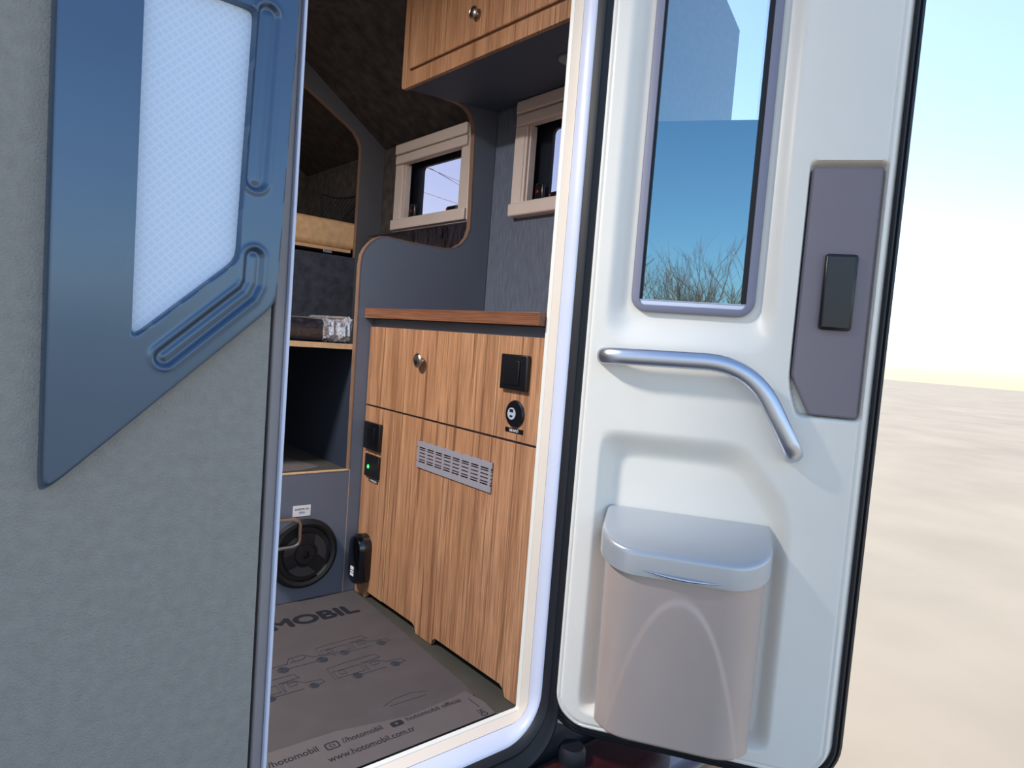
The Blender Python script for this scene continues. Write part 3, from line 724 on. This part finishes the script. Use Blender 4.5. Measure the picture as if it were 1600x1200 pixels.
# window
wf = obj('window_frame', bm := nb(), M_mauve, d1, DZ) if False else None
bm = nb()
A = [(rr(WX0, WX1, WZ0, WZ1, .034), .020), (rr(WX0 + .001, WX1 - .001, WZ0 + .001, WZ1 - .001, .033), .0145), (rr(WX0 + .004, WX1 - .004, WZ0 + .004, WZ1 - .004, .031), .012),
     (rr(WX0 + .0175, WX1 - .0175, WZ0 + .0135, WZ1 - .014, .016), .012), (rr(WX0 + .0185, WX1 - .0185, WZ0 + .0145, WZ1 - .015, .015), .0145), (rr(WX0 + .0185, WX1 - .0185, WZ0 + .0145, WZ1 - .015, .015), .034)]
loft(bm, A, XZ)
wf = obj('window_frame', bm, M_mauve, d1, DZ, smooth=50, label='grey mauve window frame')
bm = B(WX0 + .018, WX0 + .0235, .016, .034, WZ0 + .026, WZ1 - .015); box(bm, WX1 - .0285, WX1 - .018, .016, .034, WZ0 + .026, WZ1 - .015)
obj('side_rail', bm, M_blackm, wf, DZ)
bm = B(WX0 + .019, WX1 - .019, .015, .034, WZ0 + .0145, WZ0 + .025)
obj('bottom_rail', bm, M_lav, wf, DZ, bevel=.002)
obj('rail_edge', B(WX0 + .019, WX1 - .019, .0142, .0168, WZ0 + .0252, WZ0 + .0268), M_alu, wf, DZ)
bm = nb(); bm.faces.new([bm.verts.new(p) for p in ((WX0 + .019, .0255, WZ0 + .02), (WX1 - .019, .0255, WZ0 + .02), (WX1 - .019, .0255, WZ1 - .015), (WX0 + .019, .0255, WZ1 - .015))])
obj('glass', bm, M_tint, wf, DZ, label='blue reflecting window glass')
obj('blind', B(WX0 + .0195, WX1 - .0195, .0275, .0290, WZ0 + .02, 1.351), M_blind, wf, DZ, label='shiny blind drawn up over the lower window')
bm = nb()
for q in range(120):
    z = 1.353 + q * .0036
    for c_ in range(2): box(bm, WX1 - .0305 - .0022 * c_, WX1 - .0296 - .0022 * c_, .0240, .0246, z + .0018 * c_, z + .0018 * c_ + .0009)
obj('dotted_border', bm, M_blackm, wf, DZ, smooth=0)
# grab handle
pts = [(.050, .002, .844), (.053, -.014, .844), (.060, -.028, .8445), (.075, -.036, .8455), (.10, -.040, .8463)]
c2 = fillet([(.10, .8463), (.357, .8500), (.449, .682)], [0, .16, 0], 12, closed=False)
pts += [(a, -.040, b_) for a, b_ in c2[1:-1]] + [(.440, -.040, .699), (.448, -.036, .684), (.453, -.026, .676), (.455, -.012, .672), (.456, .002, .670)]
rd = [.0175] * len(pts)
hb = obj('grab_handle', tube(nb(), pts, rd, 22, flat=.62, up=(0, 0, 1)), M_alu, d1, DZ, smooth=60, label='satin silver grab handle')
# latch housing in the pocket
bm = nb(); prism(bm, fillet([(.436, .835), (.4755, .758), (.565, .758), (.565, 1.25), (.436, 1.25)], .008), .006, .030)
lh = obj('latch_housing', bm, mat('latch_grey', (128, 120, 128), .5), d1, DZ, bevel=.004, label='grey latch housing')
obj('latch_lever', B(.475, .535, -.006, .006, .93, 1.08), M_black, lh, DZ, bevel=.006)

# ------------------------------------------------------------------ waste bin on the door
bb = DZ @ Vector((.26, 0, .05))
bn = thing('waste_bin', 'taupe plastic waste bin with silver lid mounted on the open door', 'bin', bb, math.atan2(math.cos(R(146)), math.sin(R(146))))
OB, OF = .034, -.120      # local y of the back and of the front
def dplan(x0, x1, yb, yf, r, n=12):
    pts = [(x0, yb)]
    for k in range(n + 1): q = R(180 + 90 * k / n); pts.append((x0 + r + r * math.cos(q), yf + r * .95 + r * .95 * math.sin(q)))
    m = 56
    for k in range(1, m): pts.append((x0 + r + (x1 - x0 - 2 * r) * k / m, yf))
    for k in range(n + 1): q = R(270 + 90 * k / n); pts.append((x1 - r + r * math.cos(q), yf + r * .95 + r * .95 * math.sin(q)))
    pts.append((x1, yb)); return pts
def topz(y): return .5155 + (y - OB) * .335
bm = nb()
def lidloop(ins, dz, flatz=None):
    P = dplan(.088 + ins, .4295 - ins, OB - ins * .5, OF + ins, .085 - ins * .6)
    return [bm.verts.new((x, y, topz(y) + dz)) for x, y in P]
Ls = [lidloop(.008, -.050), lidloop(0, -.049), lidloop(0, -.010), lidloop(.0012, -.004), lidloop(.004, -.0008), lidloop(.009, 0), lidloop(.03, .0008)]
for a, b_ in zip(Ls, Ls[1:]):
    for k in range(len(a)): q = (k + 1) % len(a); bm.faces.new([a[k], a[q], b_[q], b_[k]])
bm.faces.new(Ls[-1]); bm.faces.new(Ls[0][::-1])
ld = obj('lid', bm, M_silver, bn, DZ, smooth=40, label='silver grey lid')
bm = nb()
pts = [(.185 + .15 * k / 16, OF - .0002 - .004 * math.sin(math.pi * k / 16), topz(OF) - .036 - .004 * math.sin(math.pi * k / 16) - .004 * k / 16) for k in range(17)]
tube(bm, pts, [.0006 + .0028 * math.sin(math.pi * k / 16) for k in range(17)], 8)
obj('finger_lip', bm, mat('bright_chrome', (210, 214, 222), .1, 1.), ld, DZ, smooth=60, label='shiny finger lip')
# body with embossed arch
bm = nb(); rows = 130; zt0 = .475; V = []
def zb_(y): return .052 + .024 * (OB - y) / (OB - OF)
for i in range(rows + 1):
    f = i / rows; row = []
    P = dplan(.100 + .004 * f, .4215 - .001 * f, OB - .004, OF + .010 + .004 * f, .080, 36)
    P2 = []
    for a, b_ in zip(P, P[1:]):
        n_ = max(1, int(math.hypot(b_[0] - a[0], b_[1] - a[1]) / .004))
        if i == 0: pass
        P2.append((a, b_))
    for j, (x, y) in enumerate(P):
        ztp = topz(y) - .046; z = ztp + (zb_(y) - ztp) * f
        # inside of the embossed arch stands proud
        u = (x - .263) / .148; za = .372 - .30 * u * u * (1 + .35 * u * u)
        dd = (za - z)
        pr_ = .0045 * (1 / (1 + math.exp(-max(-30, min(30, dd / .0028))))) if y < OF + .06 and abs(u) < 1.05 else 0
        row.append(bm.verts.new((x, y - pr_, z)))
    V.append(row)
for a, b_ in zip(V, V[1:]):
    for k in range(len(a)): q = (k + 1) % len(a); bm.faces.new([a[k], a[q], b_[q], b_[k]])
P = V[-1]
last = [bm.verts.new((v_.co.x + (.26 - v_.co.x) * .03, v_.co.y + (-.04 - v_.co.y) * .04, v_.co.z - .004)) for v_ in P]
for k in range(len(P)): q = (k + 1) % len(P); bm.faces.new([P[k], P[q], last[q], last[k]])
bm.faces.new(last); bm.faces.new(V[0][::-1])
obj('body', bm, M_bin, bn, DZ, smooth=60)

# ------------------------------------------------------------------ vehicle below
tr = thing('pickup_rear', 'dark maroon painted pickup bodywork below the doorway', 'pickup truck', (1.0, .9, -.75))
bm = nb(); box(bm, .375, 1.9, .80, 1.02, -.62, -.085)
obj('tailgate', bm, M_maroon, tr, bevel=.03, bseg=4)
bm = nb(); box(bm, .375, 1.9, .60, .80, -.72, -.48)
obj('bumper', bm, M_blackm, tr, bevel=.03, bseg=3)
bm = nb(); lathe(bm, [(0, -.085), (.028, -.085), (.032, -.078), (.032, -.045), (.026, -.035), (0, -.035)], Matrix.Translation((1.10, .975, -.014)), 24)
tag(obj('rubber_buffer', bm, M_rubber), 'round black rubber buffer under the door corner', 'buffer')

# ------------------------------------------------------------------ bare shrubs and trees in the distance
def bare_tree(x, y, h, seed, n0=7, thick=.03):
    rnd = random.Random(seed); bm = nb()
    def br(p, d, L, r, lv):
        q = p + d * L
        mid = p.lerp(q, .5) + Vector((rnd.uniform(-1, 1), rnd.uniform(-1, 1), 0)) * L * .06
        tube(bm, [p, mid, q], [r, r * .8, r * .55], 4, cap=False)
        if lv <= 0: return
        for _ in range(3):
            a = (d + Vector((rnd.uniform(-1, 1), rnd.uniform(-1, 1), rnd.uniform(-.2, .8))) * .75).normalized()
            br(p.lerp(q, rnd.uniform(.45, 1)), a, L * rnd.uniform(.55, .8), r * .55, lv - 1)
    for _ in range(n0):
        d = Vector((rnd.uniform(-.5, .5), rnd.uniform(-.5, .5), 1)).normalized()
        br(Vector((x + rnd.uniform(-.3, .3), y + rnd.uniform(-.3, .3), -.76)), d, h * .42, thick, 4)
    return bm
hyp = [(-5.6, 4.3), (-2.9, 5.0), (-.3, 6.2), (2.5, 5.6), (5.2, 4.6)]
hlab = ['low leafless bush at the left end of the mirrored row', 'leafless bush just left of the tallest mirrored one', 'tallest leafless bush in the middle of the mirrored row', 'leafless bush just right of the tallest mirrored one', 'low leafless bush at the right end of the mirrored row']
for i, (s, h) in enumerate(hyp):
    dd = 24 if i % 2 == 0 else 34; s, h = s * dd / 24, h * (1 + (dd - 24) / 30)
    cx, cy = -dd * .829 + s * -.559, -dd * .559 + s * .829
    tag(obj('bare_bush', bare_tree(cx, cy, h, 11 + i, 12, .05), M_bark, smooth=0), hlab[i], 'bush', 'bare bushes mirrored in the door window')
